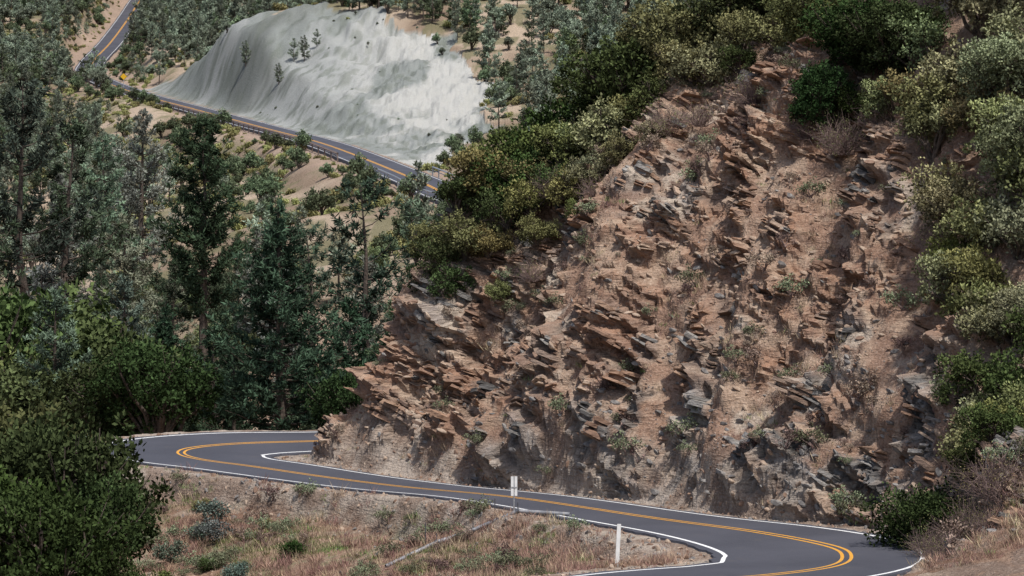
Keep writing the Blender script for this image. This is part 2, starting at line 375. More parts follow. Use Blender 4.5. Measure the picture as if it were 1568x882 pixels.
# ------------------------------------------------------------------ plant builders
def tube(pts,rad,sides=6):
    pts=np.asarray(pts,float);k=len(pts);t=np.gradient(pts,axis=0);t/=np.linalg.norm(t,axis=1)[:,None]+1e-9
    up=np.where(np.abs(t[:,2:3])>.9,np.array([[1.,0,0]]),np.array([[0,0,1.]]))
    u=np.cross(t,up);u/=np.linalg.norm(u,axis=1)[:,None]+1e-9;v=np.cross(t,u)
    an=np.arange(sides)/sides*2*np.pi
    V=(pts[:,None]+np.asarray(rad)[:,None,None]*(np.cos(an)[None,:,None]*u[:,None]+np.sin(an)[None,:,None]*v[:,None])).reshape(-1,3)
    i,j=np.meshgrid(np.arange(k-1),np.arange(sides),indexing='ij');j2=(j+1)%sides
    return V,np.stack([(i*sides+j).ravel(),(i*sides+j2).ravel(),((i+1)*sides+j2).ravel(),((i+1)*sides+j).ravel()],1)
class Build:
    def __init__(s): s.V=[];s.Q=[];s.M=[];s.T=[];s.n=0
    def add(s,V,Q,m,t):
        s.V.append(V);s.Q.append(Q+s.n);s.n+=len(V);s.M.append(np.full(len(Q),m));s.T.append(np.broadcast_to(t,(len(Q),)).astype(float))
    def tube(s,p,r,sides=5,m=0,t=.5): V,Q=tube(p,r,sides);s.add(V,Q,m,t)
    def blades(s,c,d,L,W,m,t,rg):
        N=len(c);d=d/(np.linalg.norm(d,axis=1)[:,None]+1e-9)
        r=rg.normal(size=(N,3));sd=np.cross(d,r);sd/=np.linalg.norm(sd,axis=1)[:,None]+1e-9
        L=np.broadcast_to(L,(N,))[:,None];W=np.broadcast_to(W,(N,))[:,None]
        V=np.stack([c,c+d*L*.5+sd*W*.5,c+d*L,c+d*L*.5-sd*W*.5],1).reshape(-1,3)
        s.add(V,np.arange(4*N).reshape(N,4),m,t)
    def mesh(s,name,mats): return mk(name,np.vstack(s.V),np.vstack(s.Q),mats,np.concatenate(s.M),fattrs=dict(tint=np.concatenate(s.T)))
def pine(name,seed,H,R,cb,mats,dens=1.,nl=.34,nw=.045,gaps=.15,top=.75,up=.35,nn=12,tr_=1.,nb0=60,ntk=6.5):
    g=np.random.default_rng(seed);B=Build()
    k=9;tz=np.linspace(0,1,k);bend=np.cumsum(g.normal(0,.012*H,(k,2)),0)*.5;bend[0]=0
    tr=np.stack([bend[:,0],bend[:,1],tz*H],1)
    B.tube(tr,np.maximum(.024*tr_*H*(1-tz*.95),.02),8)
    nb=int(nb0*dens)
    hs=cb+(1-cb)*np.sort(g.random(nb))**.9
    az0=g.random()*6.28
    for i,h in enumerate(hs):
        t=(h-cb)/(1-cb)
        if g.random()<gaps: continue
        prof=(min(1,(t+.12)*3.2)**.6)*(1-t)**top+.05
        Lb=R*prof*g.uniform(.45,1.2)
        az=az0+i*2.4+g.normal(0,.4)
        o=np.array([np.interp(h,tz,tr[:,0]),np.interp(h,tz,tr[:,1]),h*H])
        dr=np.array([math.cos(az),math.sin(az),0])
        u=np.linspace(0,1,5)[:,None];rise=up+.5*t
        pts=o+dr*Lb*u+np.array([0,0,1])*Lb*(rise*u**1.6-.12*u)+g.normal(0,.03*Lb,(5,3))*u
        B.tube(pts,np.linspace(.02+.012*Lb,.008,5)*tr_,4)
        nt=max(3,int(Lb*ntk*dens**.3))
        uu=g.uniform(.3,1.02,nt)
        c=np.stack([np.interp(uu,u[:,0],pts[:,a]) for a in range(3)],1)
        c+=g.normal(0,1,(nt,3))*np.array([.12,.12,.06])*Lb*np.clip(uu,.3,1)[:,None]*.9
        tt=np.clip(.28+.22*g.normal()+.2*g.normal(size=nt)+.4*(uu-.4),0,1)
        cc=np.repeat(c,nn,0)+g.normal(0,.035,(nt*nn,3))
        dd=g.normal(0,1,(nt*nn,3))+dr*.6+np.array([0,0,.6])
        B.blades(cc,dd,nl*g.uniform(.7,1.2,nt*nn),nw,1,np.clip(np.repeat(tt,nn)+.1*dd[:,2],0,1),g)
    return B.mesh(name,mats)
def broad(name,seed,R,H,mats,nleaf,leaf,nl=18,trunk=.0,clr=.32,squash=.8,ncl=26):
    g=np.random.default_rng(seed);B=Build()
    cz0=H*trunk
    lob=[]
    for i in range(nl):
        a=g.random()*6.28;e=g.random()**.7
        rr=R*.7*math.sqrt(g.random())
        hz=cz0+(H-cz0)*(.18+.62*e*(1-.35*(rr/R)**2))
        lob.append((rr*math.cos(a),rr*math.sin(a),hz,R*g.uniform(.22,.44)))
    for x,y,z,r in lob:
        e=np.array([x,y,z]);u=np.linspace(0,1,5)[:,None]
        mid=np.array([x*.25,y*.25,z*.5]);pts=2*u*(1-u)*mid+u*u*e+g.normal(0,.03*R,(5,3))*u*(1-u)*4
        B.tube(pts,np.linspace(.05*R,.012*R,5)*(1 if trunk==0 else 1.2),5)
        for _ in range(4):
            d=g.normal(size=3);d[2]=abs(d[2])*.7;d/=np.linalg.norm(d);B.tube(np.stack([e*.85,e*.9+d*r*.5,e+d*r*.95]),[.012*R,.008*R,.004*R],4)
    tot=sum(l[3]**2 for l in lob)
    for x,y,z,r in lob:
        nleafs=int(nleaf*r*r/tot);nc=max(8,int(ncl*(r/(R*.36))**2))
        d=g.normal(size=(nc,3));d[:,2]=d[:,2]*.8+.25;d/=np.linalg.norm(d,axis=1)[:,None]
        rad=r*g.uniform(.6,1.3,nc)
        cc=np.array([x,y,z])+d*rad[:,None]*np.array([1,1,squash])
        cc[:,2]=np.maximum(cc[:,2],.06*H+.1*g.random(nc))
        ct=np.clip(.36+.2*g.normal(size=nc)+.3*d[:,2],0,1)  # overhead light painted into tint: upper clumps of each lobe paler
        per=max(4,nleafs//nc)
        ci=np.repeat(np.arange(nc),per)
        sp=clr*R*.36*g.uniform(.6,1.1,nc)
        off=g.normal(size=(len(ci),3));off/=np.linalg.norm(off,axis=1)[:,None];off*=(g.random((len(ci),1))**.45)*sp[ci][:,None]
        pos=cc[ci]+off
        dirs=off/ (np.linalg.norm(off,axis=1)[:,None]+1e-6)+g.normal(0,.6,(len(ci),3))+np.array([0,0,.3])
        tt=np.clip(ct[ci]+.12*g.normal(size=len(ci))+.12*off[:,2]/sp[ci],0,1)  # same painted top light per leaf, paler towards the clump top
        B.blades(pos,dirs,leaf*g.uniform(.7,1.3,len(ci)),leaf*.62,1,tt,g)
    return B.mesh(name,mats)
def twiggy(name,seed,R,mats,n=140,leafn=900,leaf=.05):
    g=np.random.default_rng(seed);B=Build();tips=[]
    for i in range(n):
        d=g.normal(size=3);d[2]=abs(d[2])+.5;d/=np.linalg.norm(d);L=R*g.uniform(.6,1.1)
        b=g.normal(0,.12*R,3);b[2]=0
        m=b+d*L*.5+g.normal(0,.08*R,3);e=b+d*L+g.normal(0,.08*R,3)
        B.tube(np.stack([b,m,e]),[.014,.010,.004],3,0)
        for _ in range(3):
            f=m+(e-m)*g.random();tp=f+(d+g.normal(0,.6,3))*L*.25;B.tube(np.stack([f,tp]),[.008,.003],3,0);tips.append(tp)
    tips=np.array(tips);ii=g.integers(0,len(tips),leafn)
    B.blades(tips[ii]+g.normal(0,.06,(leafn,3)),g.normal(size=(leafn,3)),leaf,leaf*.6,1,g.random(leafn),g)
    return B.mesh(name,mats)
def tuft(name,seed,mats,n=34,h=.35,sp=.12,w=.012,lean=.5):
    g=np.random.default_rng(seed);B=Build()
    c=np.zeros((n,3));c[:,:2]=g.normal(0,sp,(n,2));d=g.normal(0,lean,(n,3));d[:,2]=1
    B.blades(c,d,h*g.uniform(.4,1.2,n),w,0,g.random(n),g)
    return B.mesh(name,mats)
import bmesh
def rockmesh(name,seed,mat):
    g=np.random.default_rng(seed);bm=bmesh.new();bmesh.ops.create_icosphere(bm,subdivisions=2,radius=.5)
    pl=g.normal(size=(9,3));pl/=np.linalg.norm(pl,axis=1)[:,None];dd=g.uniform(.22,.42,9);sc=np.array([1.3,.9,.55])
    for v in bm.verts:
        c=np.array(v.co)
        for a,b in zip(pl,dd):
            q=c@a
            if q>b: c=c-a*(q-b)
        v.co=c*sc
    me=bpy.data.meshes.new(name);bm.to_mesh(me);bm.free();me.materials.append(mat);return me
def slabmesh(name,seed,mat,layers=4):
    g=np.random.default_rng(seed);bm=bmesh.new();z=-.22
    for l in range(layers):
        k=g.integers(5,8);an=np.arange(k)/k*6.28+g.normal(0,.25,k)
        r=g.uniform(.35,.62,k)*(1-.08*l);th=g.uniform(.05,.15);o=g.normal(0,.1,2);tl=g.normal(0,.03,2)
        def ring(zz,f): return [bm.verts.new((r[i]*f*math.cos(an[i])*1.3+o[0],r[i]*f*math.sin(an[i])+o[1],zz+tl[0]*math.cos(an[i])+tl[1]*math.sin(an[i])+g.normal(0,.008))) for i in range(k)]
        a=ring(z,1);b=ring(z+th,g.uniform(.9,1.))
        bm.faces.new(b);bm.faces.new(a[::-1])
        for i in range(k): bm.faces.new((a[i],a[(i+1)%k],b[(i+1)%k],b[i]))
        z+=th+.003
    me=bpy.data.meshes.new(name);bm.to_mesh(me);bm.free();me.materials.append(mat);return me
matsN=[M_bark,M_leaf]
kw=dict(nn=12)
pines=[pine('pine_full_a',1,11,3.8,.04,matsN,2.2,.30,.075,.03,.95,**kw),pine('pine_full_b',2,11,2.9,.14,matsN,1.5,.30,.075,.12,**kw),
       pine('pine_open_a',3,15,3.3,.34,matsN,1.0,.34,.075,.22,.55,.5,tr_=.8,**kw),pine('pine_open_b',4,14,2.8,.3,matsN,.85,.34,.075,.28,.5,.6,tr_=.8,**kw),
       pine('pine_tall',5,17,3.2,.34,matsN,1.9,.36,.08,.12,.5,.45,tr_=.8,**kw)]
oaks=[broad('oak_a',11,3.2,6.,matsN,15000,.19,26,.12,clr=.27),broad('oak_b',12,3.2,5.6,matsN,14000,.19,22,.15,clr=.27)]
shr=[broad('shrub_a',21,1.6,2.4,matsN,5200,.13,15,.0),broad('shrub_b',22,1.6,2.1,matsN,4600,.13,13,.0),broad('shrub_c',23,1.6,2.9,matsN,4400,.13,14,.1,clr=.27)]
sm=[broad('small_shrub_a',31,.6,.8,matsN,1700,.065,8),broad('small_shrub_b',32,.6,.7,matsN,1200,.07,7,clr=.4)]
M_twig=mat_simple('dry_twigs',(.14,.10,.09),(.24,.17,.15),6,.9)
tw=[twiggy('dry_brush_a',41,1.4,[M_twig,M_leaf]),twiggy('dry_brush_b',42,1.2,[M_twig,M_leaf],110,500)]
print('protos',time.time()-T0)
GREY=(.115,.14,.108);GR2=(.165,.19,.15);DKP=(.038,.060,.038);MDP=(.058,.082,.05);OLV=(.165,.165,.07);DKO=(.036,.056,.020);MDO=(.068,.088,.034);CEA=(.21,.22,.115)
def put(name,me,x,y,h=None,s=None,col=MDO,sink=.1,zz=None,bh=None,wx=1.):
    z=float(ground(x,y)[0]) if zz is None else zz
    if h is not None: s=h/bh
    o=obj(name,me);o.location=(x,y,z-sink);o.scale=(s*wx,s*wx,s);o.rotation_euler=(0,0,rng.random()*6.28)
    j=rng.uniform(.88,1.12,3);o.color=(col[0]*j[0],col[1]*j[1],col[2]*j[2],1);return o
BH=[11,11,15,14,17]
def gp(x,y): return float(ground(x,y)[0])
for x,y,zt,k,c,wx in [(-20,222,13.3,4,DKP,1.05),(-33,228,15.9,2,DKP,1.1),(-30.5,232,13.0,3,MDP,1.1),(-10.8,159.5,9.9,0,(.048,.078,.048),1.05),(-7.6,183,10.4,3,DKP,1.1),(-5.0,190,9.0,3,GREY,1),
    (-10.9,190,7.6,3,MDP,1),(-15.2,184,3.6,1,MDP,1),(-22.9,170,5.4,1,GREY,1),(-36,300,11.5,1,GR2,1),(-36,330,13.7,1,GR2,1),(-34,260,9,1,GREY,1),
    (-17.6,240,5.5,1,GR2,1),(-34,215,11,3,MDP,1),(-8,170,5.0,1,DKP,1.1),(-5.3,168,5.2,1,MDP,1.1),(-15,172,3.4,1,DKP,1.1),(-20.4,200,2.6,0,DKP,1),
    (-27.7,200,5.0,3,GREY,1),(-27.3,240,6.7,1,GR2,1),(-23.2,232,3.5,1,GREY,1),(-13.6,167,3.0,1,DKP,1),(-3.2,178,6.6,1,GREY,1),
    (-13.8,208,4.6,1,GR2,1),(-9,205,5.4,1,GR2,1),(-29,185,5.0,1,GREY,1),(-24.6,217,3.6,1,GREY,1)]:
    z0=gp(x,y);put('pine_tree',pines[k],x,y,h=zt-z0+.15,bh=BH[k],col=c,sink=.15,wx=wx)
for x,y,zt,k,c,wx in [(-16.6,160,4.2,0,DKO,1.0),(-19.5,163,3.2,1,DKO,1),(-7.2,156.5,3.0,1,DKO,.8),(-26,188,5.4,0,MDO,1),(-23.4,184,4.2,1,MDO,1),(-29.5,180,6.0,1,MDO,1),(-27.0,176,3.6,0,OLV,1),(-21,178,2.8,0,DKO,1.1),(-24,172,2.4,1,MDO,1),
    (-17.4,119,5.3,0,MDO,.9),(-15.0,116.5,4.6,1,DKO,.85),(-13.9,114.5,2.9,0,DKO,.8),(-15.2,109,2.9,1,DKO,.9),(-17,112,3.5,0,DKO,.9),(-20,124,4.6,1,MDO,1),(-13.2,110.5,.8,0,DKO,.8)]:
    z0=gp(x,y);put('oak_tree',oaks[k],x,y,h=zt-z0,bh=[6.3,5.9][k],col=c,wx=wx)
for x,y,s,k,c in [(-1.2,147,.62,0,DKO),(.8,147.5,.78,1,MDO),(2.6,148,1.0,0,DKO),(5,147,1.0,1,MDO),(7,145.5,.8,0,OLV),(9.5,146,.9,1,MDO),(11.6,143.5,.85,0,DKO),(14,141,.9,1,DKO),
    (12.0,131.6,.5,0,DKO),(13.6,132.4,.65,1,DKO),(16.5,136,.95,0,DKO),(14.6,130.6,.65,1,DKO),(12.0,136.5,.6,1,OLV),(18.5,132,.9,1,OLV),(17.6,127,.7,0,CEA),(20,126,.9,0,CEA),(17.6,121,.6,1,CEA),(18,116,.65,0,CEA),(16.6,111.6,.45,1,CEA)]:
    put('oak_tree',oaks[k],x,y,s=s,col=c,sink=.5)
g=np.random.default_rng(5)
for x,y,s,c in [(-3.2,145.6,.75,OLV),(-2.4,145.2,.9,MDO),(-3.6,146.6,.8,DKO),(-1.5,145.2,.95,OLV),(-.3,145,1.,MDO),(-2.2,147,1.2,DKO),(.6,144.8,.8,OLV),(1.4,145.8,1.0,DKO),
    (-2.9,143.9,.8,MDO),(-1.9,143.6,.95,OLV),(-1.0,142.9,.65,OLV),(-.2,143.5,.8,MDO),(.8,143.0,.8,OLV),(1.7,143.2,.7,MDO),(1.0,141.6,.6,OLV),(2.4,141.9,.75,OLV),(3.3,141.5,.7,CEA),(4.6,140.6,.65,OLV),(-2.5,143.0,.7,MDO),(-3.4,144.2,.65,DKO),(-.6,141.2,.4,OLV),(2.9,140.0,.45,OLV),
    (2.2,144.6,.9,OLV),(3.3,144.4,.9,CEA),(4.0,143.6,1.1,CEA),(5.3,143.0,.8,OLV),(6.0,142.4,.95,MDO),(7.4,142.2,.9,OLV),(8.2,141.2,1.0,CEA),(9.6,141.4,.9,OLV),(9.4,139.8,.55,MDO),(5.8,139.2,.5,CEA),
    (11,139.2,1.0,OLV),(12.2,136,.9,OLV),(13.2,134.2,1.1,DKO),(14.6,131.8,1.,DKO),(13.4,130.2,.7,DKO),(15.4,129.5,1.0,CEA),(15.2,126.8,.9,OLV),(16.3,125,1.,CEA),(15.2,123.4,.9,CEA),(15.6,124.6,1.,OLV),(14.4,127.6,.8,CEA),
    (16.9,121.5,1.0,OLV),(15.4,120.4,.95,CEA),(17.4,118,1.1,CEA),(15.3,117.2,.8,OLV),(16.2,116.8,1.,CEA),(17.0,114.6,1.1,CEA),(15.3,113.8,.95,OLV),(16.2,112.4,1.,CEA),(15.3,110.8,.9,MDO),(16.2,109.4,1.0,MDO),(15.0,108.2,.85,CEA),(16.3,106.6,.8,OLV),
    (15.4,118.8,.9,CEA),(15.2,115.6,.9,CEA),(15.7,114.6,.9,OLV),(14.9,112.2,.7,CEA),(15.4,109.4,.9,CEA),(14.6,107.2,.6,MDO),(15.4,106.2,.7,OLV),
    (15.0,105.4,.7,MDO),(-4.3,145.7,.5,MDO),(18.5,122,1.2,CEA),(18.3,115,1.2,OLV),(17.6,109,1.1,MDO),(12.7,107.4,1.0,DKO),(12.9,106.0,.75,DKO),(13.5,108.4,.95,DKO)]:
    put('shrub',shr[int(g.integers(0,3))],x,y,s=s,col=c,sink=.25)
for x,y,s,k in [(2.0,142.6,.9,0),(3.4,140.2,.8,1),(6.4,139.2,.9,0),(9.6,136.0,.9,0),(11.4,131.6,1.,1),(12.5,129.6,1.,0),(13.9,128.4,.9,1),(14.2,104.2,.9,0),(13.9,103.0,.8,1),(14.6,102.4,1.,0),(.8,140.4,.7,1),(14.4,105.8,.8,1),(15.0,119.2,.8,0),(13.2,104.9,.6,1),(7.6,137.8,.8,1),(12.8,104.2,.7,0),(13.2,102.6,.7,1),(13.4,101.4,.5,0),(14.0,100.8,.6,1),(13.7,105.6,.8,0),(12.9,100.4,.45,1)]:
    put('dry_brush',tw[k],x,y,s=s,col=OLV,sink=.1)
for x,y,s,c in [(-10.9,126,1.1,GREY),(-11.8,127.5,.9,GREY),(-8.0,121,.85,DKO),(-7.6,120.8,.7,DKO),(-9.5,118.5,.8,GREY),(-11.0,122,.7,MDO),(-12.2,133,.7,OLV),(-9.2,126.6,.5,OLV),(-9.6,119.5,.7,GREY),(-12,118,1,MDO),(-11.3,130.5,1.1,GREY),(-12.4,124,1,GREY)]:
    put('small_shrub',sm[int(g.integers(0,2))],x,y,s=s*1.2,col=c,sink=.05)
# ------------------------------------------------------------------ instanced scatters
def scatter(name,protos,pts,rot,scl,idx):
    pc=bpy.data.collections.new(name+'_parts')
    for i,m in enumerate(protos): pc.objects.link(bpy.data.objects.new('%s_part_%02d'%(name,i),m))
    me=bpy.data.meshes.new(name);me.vertices.add(len(pts));me.vertices.foreach_set('co',np.asarray(pts,np.float32).ravel());me.update()
    a=me.attributes.new('rot','FLOAT_VECTOR','POINT');a.data.foreach_set('vector',np.asarray(rot,np.float32).ravel())
    a=me.attributes.new('scl','FLOAT_VECTOR','POINT');a.data.foreach_set('vector',np.asarray(scl,np.float32).ravel())
    a=me.attributes.new('pidx','INT','POINT');a.data.foreach_set('value',np.asarray(idx,np.int32))
    o=obj(name,me);ng=bpy.data.node_groups.new(name,'GeometryNodeTree')
    ng.interface.new_socket('Geometry',in_out='INPUT',socket_type='NodeSocketGeometry');ng.interface.new_socket('Geometry',in_out='OUTPUT',socket_type='NodeSocketGeometry')
    N=ng.nodes;gi=N.new('NodeGroupInput');go=N.new('NodeGroupOutput');iop=N.new('GeometryNodeInstanceOnPoints')
    ci=N.new('GeometryNodeCollectionInfo');ci.inputs['Collection'].default_value=pc;ci.inputs['Separate Children'].default_value=True;ci.inputs['Reset Children'].default_value=True
    def na(n_,t):
        k=N.new('GeometryNodeInputNamedAttribute');k.data_type=t;k.inputs['Name'].default_value=n_;return k.outputs['Attribute']
    L=ng.links.new
    L(gi.outputs[0],iop.inputs['Points']);L(ci.outputs[0],iop.inputs['Instance']);iop.inputs['Pick Instance'].default_value=True
    L(na('pidx','INT'),iop.inputs['Instance Index'])
    e=N.new('FunctionNodeEulerToRotation');L(na('rot','FLOAT_VECTOR'),e.inputs[0]);L(e.outputs[0],iop.inputs['Rotation'])
    L(na('scl','FLOAT_VECTOR'),iop.inputs['Scale']);L(iop.outputs[0],go.inputs[0])
    md=o.modifiers.new('scatter','NODES');md.node_group=ng;return o
LG=mat_leaf('distant_grey_green_leaf',(.18,.21,.155));LD=mat_leaf('distant_green_leaf',(.11,.14,.08));LO=mat_leaf('distant_olive_leaf',(.26,.255,.11))  # distance haze baked in as paler leaf colours
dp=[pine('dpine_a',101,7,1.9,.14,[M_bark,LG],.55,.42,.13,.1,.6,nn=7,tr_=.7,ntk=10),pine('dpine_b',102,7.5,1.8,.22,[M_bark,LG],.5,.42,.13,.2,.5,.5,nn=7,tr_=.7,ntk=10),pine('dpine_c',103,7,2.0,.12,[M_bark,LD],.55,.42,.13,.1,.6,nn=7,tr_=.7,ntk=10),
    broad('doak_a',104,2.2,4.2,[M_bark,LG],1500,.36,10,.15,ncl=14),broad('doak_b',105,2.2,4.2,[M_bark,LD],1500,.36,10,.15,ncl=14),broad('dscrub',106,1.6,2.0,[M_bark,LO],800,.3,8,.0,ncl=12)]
def infrustum(x,y,mg=1.25): return np.abs(x)<.15*mg*y+6
def inpoly(px,py):
    r=np.zeros(len(px),bool)
    for i in range(len(poly)):
        (x1,y1),(x2,y2)=poly[i],poly[(i+1)%len(poly)]
        r^=((y1>py)!=(y2>py))&(px<(x2-x1)*(py-y1)/(y2-y1+1e-9)+x1)
    return r
far_i=np.where((RS[:,1]>345)&(TG[:,1]<0))[0];oo=np.argsort(RS[far_i,1]);fy,fx=RS[far_i,1][oo],RS[far_i,0][oo]
N=52000
y=250+ (1350-250)*g.random(N)**.75;x=g.uniform(-1,1,N)*(.2*y+10)
dd,_,hh=road_info(x,y)
dn=fbm(np.stack([x/25,y/45,x*0],1),3,201)
keep=(dd>hh+2.0)&(~inpoly(x,y))&infrustum(x,y)
rx=np.interp(y,fy,fx)
below=(x<rx)&(y<720)&(y>360)&(rx-x<22)
dens=np.where(y<360,.22,np.where(y<560,.38,.85))*np.clip((dn-.34)*5,.08,1.)
dens=np.where((x>-45)&(x<0)&(y>250)&(y<470),dens*.15,dens)
keep&=g.random(N)<dens
x=x[keep];y=y[keep];dd=dd[keep];below=below[keep];rx=rx[keep]
cell=np.floor(x/2.3)*10000+np.floor(y/3.8);_,ui=np.unique(cell,return_index=True);x=x[ui];y=y[ui];dd=dd[ui];below=below[ui];rx=rx[ui]
idx=g.choice(6,len(x),p=[.27,.17,.12,.17,.09,.18])
scr=(y<470)&(y>290)&(x>-50);idx=np.where(scr&(g.random(len(x))<.6),5,idx)
sc=g.uniform(.6,1.25,len(x));idx=np.where((dd<7)|(below&(g.random(len(x))<.85)),5,idx);sc=np.where(dd<9,sc*.5,sc);sc=np.where(below,sc*.75,sc);sc=np.where((x<rx)&(y<720),sc*.8,sc)
N=5200;y2=g.uniform(300,1000,N);x2=np.interp(y2,fy,fx)+g.normal(0,1,N)*16-4;d2,_,h2=road_info(x2,y2)
k=(d2>h2+1.6)&(~inpoly(x2,y2))&infrustum(x2,y2)&(fbm(np.stack([x2/9,y2/18,x2*0],1),3,205)>.49);x2,y2=x2[k],y2[k]
i2=np.where(g.random(len(x2))<.75,5,4);s2=g.uniform(.25,.75,len(x2))
x3=np.array([-98,-93,-96,-89,-91,-86,-99,-103,-95.5,-88,-92,-84,-97.5]);y3=np.array([738,742,728,728,735,718,752,760,733,722,745,700,720.]);i3=np.array([0,2,0,1,0,0,2,1,0,3,4,3,0]);s3=g.uniform(.8,1.25,13)
x=np.concatenate([x,x2,x3]);y=np.concatenate([y,y2,y3]);idx=np.concatenate([idx,i2,i3]);sc=np.concatenate([sc,s2,s3]);z=ground(x,y)
print('distant trees',len(x))
scatter('distant_forest',dp,np.stack([x,y,z-.2],1),np.stack([x*0,x*0,g.random(len(x))*6.28],1),np.stack([sc,sc,sc*g.uniform(.9,1.2,len(x))],1),idx)
N=600;x=g.uniform(-50,8,N);y=g.uniform(166,300,N);dd,_,hh=road_info(x,y);keep=(dd>7)&infrustum(x,y)&~((x>-18)&(y>210)&(g.random(N)<.9))
x,y=x[keep],y[keep];cell=np.floor(x/3)*1000+np.floor(y/4.);_,ui=np.unique(cell,return_index=True);x,y=x[ui],y[ui];z=ground(x,y)
LM=mat_leaf('valley_dark_leaf',(.052,.07,.042));LM2=mat_leaf('valley_olive_leaf',(.10,.115,.055))
vp=[pine('vpine',111,8,2.4,.08,[M_bark,LM],.9,.34,.08,.08,nn=9,tr_=.8),broad('voak',112,2.6,4.6,[M_bark,LM],4500,.22,16,.1,ncl=18),broad('voak2',113,2.6,4.4,[M_bark,LM2],4500,.22,16,.1,ncl=18)]
sc=g.uniform(.45,.78,len(x))
scatter('valley_woods',vp,np.stack([x,y,z-.2],1),np.stack([x*0,x*0,g.random(len(x))*6.28],1),np.stack([sc]*3,1),g.choice(3,len(x),p=[.35,.3,.35]))
hx=np.array([-49,-39,-37,-35,-41,-7.5,-8,-30,-22,-12,-9,-55,-13]);hy=np.array([628,610,608,612,600,485,470,622,600,590,560,660,598])
hx=np.concatenate([hx,g.uniform(-60,-6,80)]);hy=np.concatenate([hy,g.uniform(450,680,80)]);kk=np.ones(len(hx),bool);kk[13:]=inpoly(hx[13:],hy[13:])
hs=np.concatenate([[.75,.6,.7,.5,.6,.55,.6,.35,.3,.4,.35,.5,.5],g.uniform(.07,.2,80)]);hi_=np.concatenate([[0,1,0,1,0,3,4,5,5,3,5,3,4],np.full(80,3)]).astype(int)
hx,hy,hs,hi_=hx[kk],hy[kk],hs[kk],hi_[kk];hz=ground(hx,hy)
scatter('hill_trees',dp,np.stack([hx,hy,hz-.4],1),np.zeros((len(hx),3)),np.stack([hs]*3,1),hi_)
GD=mat_leaf('dry_grass_blades',(.32,.25,.17));GR=mat_leaf('reddish_dry_grass_blades',(.26,.17,.13));GG=mat_leaf('green_grass_blades',(.15,.185,.07))
gt=[tuft('tuft_a',1,[GD],26,.35,.12,.016),tuft('tuft_b',2,[GD],20,.5,.10,.015,.35),tuft('tuft_c',3,[GR],28,.32,.14,.016),tuft('tuft_d',4,[GR],22,.45,.1,.016),tuft('tuft_e',5,[GG],32,.26,.14,.018)]
N=15000;x=g.uniform(-19,7,N);y=g.uniform(98,142,N);dd,_,hh=road_info(x,y)
dn=fbm(np.stack([x/1.8,y/2.6,x*0],1),3,301)
side=x<(8-0.62*(y-112)-4.)
keep=(dd>hh+.7)&side&(dn+.15*g.random(N)>.51)&(dd>hh+.5+1.2*g.random(N));x,y,dn=x[keep],y[keep],dn[keep];z=ground(x,y)
r=g.random(len(x));gpn=fbm(np.stack([x/2.5,y/3.5,x*0],1),2,303)
idx=np.where(gpn>.56,np.where(r<.6,4,1),np.where(gpn<.52,np.where(r<.5,2,3),np.where(r<.5,0,3)))
sc=g.uniform(.5,1.2,len(x));tl=lambda k:g.normal(0,.12,k)
scatter('dry_grass',gt,np.stack([x,y,z-.03],1),np.stack([tl(len(x)),tl(len(x)),g.random(len(x))*6.28],1),np.stack([sc]*3,1),idx)
# lower right bank brush
N=1100;x=g.uniform(11.6,17,N);y=g.uniform(96,110,N);dd,_,hh=road_info(x,y);k=(dd>hh+1.)&(g.random(N)<.8);x,y=x[k],y[k];z=ground(x,y);sc=g.uniform(.4,1.1,len(x))
scatter('bank_dry_grass',gt,np.stack([x,y,z-.03],1),np.stack([tl(len(x)),tl(len(x)),g.random(len(x))*6.28],1),np.stack([sc]*3,1),g.choice(5,len(x),p=[.15,.1,.4,.3,.05]))
cand=np.where((rock>.25)&(rd>rhw+1.3))[0];ch=g.choice(cand,9000,replace=False);pp=P[ch];oc=OC[ch]
dn=fbm(pp/1.8,3,305);k=(dn>.54)&(oc<.4);pp=pp[k]
idx=g.choice(5,len(pp),p=[.2,.18,.3,.24,.08]);sc=g.uniform(.35,1.1,len(pp))
scatter('cliff_dry_grass',gt,pp-[0,0,.04],np.stack([tl(len(pp)),tl(len(pp)),g.random(len(pp))*6.28],1),np.stack([sc]*3,1),idx)
LSg=mat_leaf('sage_leaf',(.15,.165,.10));LSb=mat_leaf('brown_scrub_leaf',(.20,.145,.12))
wp=[broad('weed_a',51,.4,.5,[M_twig,LSg],500,.05,6),broad('weed_b',52,.4,.45,[M_twig,LSb],450,.05,6)]
ch=g.choice(cand,260,replace=False);pp=P[ch];sc=g.uniform(.6,1.8,len(pp))
scatter('cliff_weeds',wp,pp-[0,0,.05],np.stack([sc*0,sc*0,g.random(len(pp))*6.28],1),np.stack([sc]*3,1),(g.random(len(pp))<.45).astype(int))
N=900;x=g.uniform(-18,4,N);y=g.uniform(100,140,N);dd,_,hh=road_info(x,y);side=x<(8-0.62*(y-112)-4.);k=(dd>hh+1)&side&(fbm(np.stack([x/3,y/3,x*0],1),2,309)>.5);x,y=x[k][:260],y[k][:260];z=ground(x,y);sc=g.uniform(.5,1.4,len(x))
scatter('embankment_weeds',wp,np.stack([x,y,z-.05],1),np.stack([sc*0,sc*0,g.random(len(x))*6.28],1),np.stack([sc]*3,1),(g.random(len(x))<.3).astype(int))
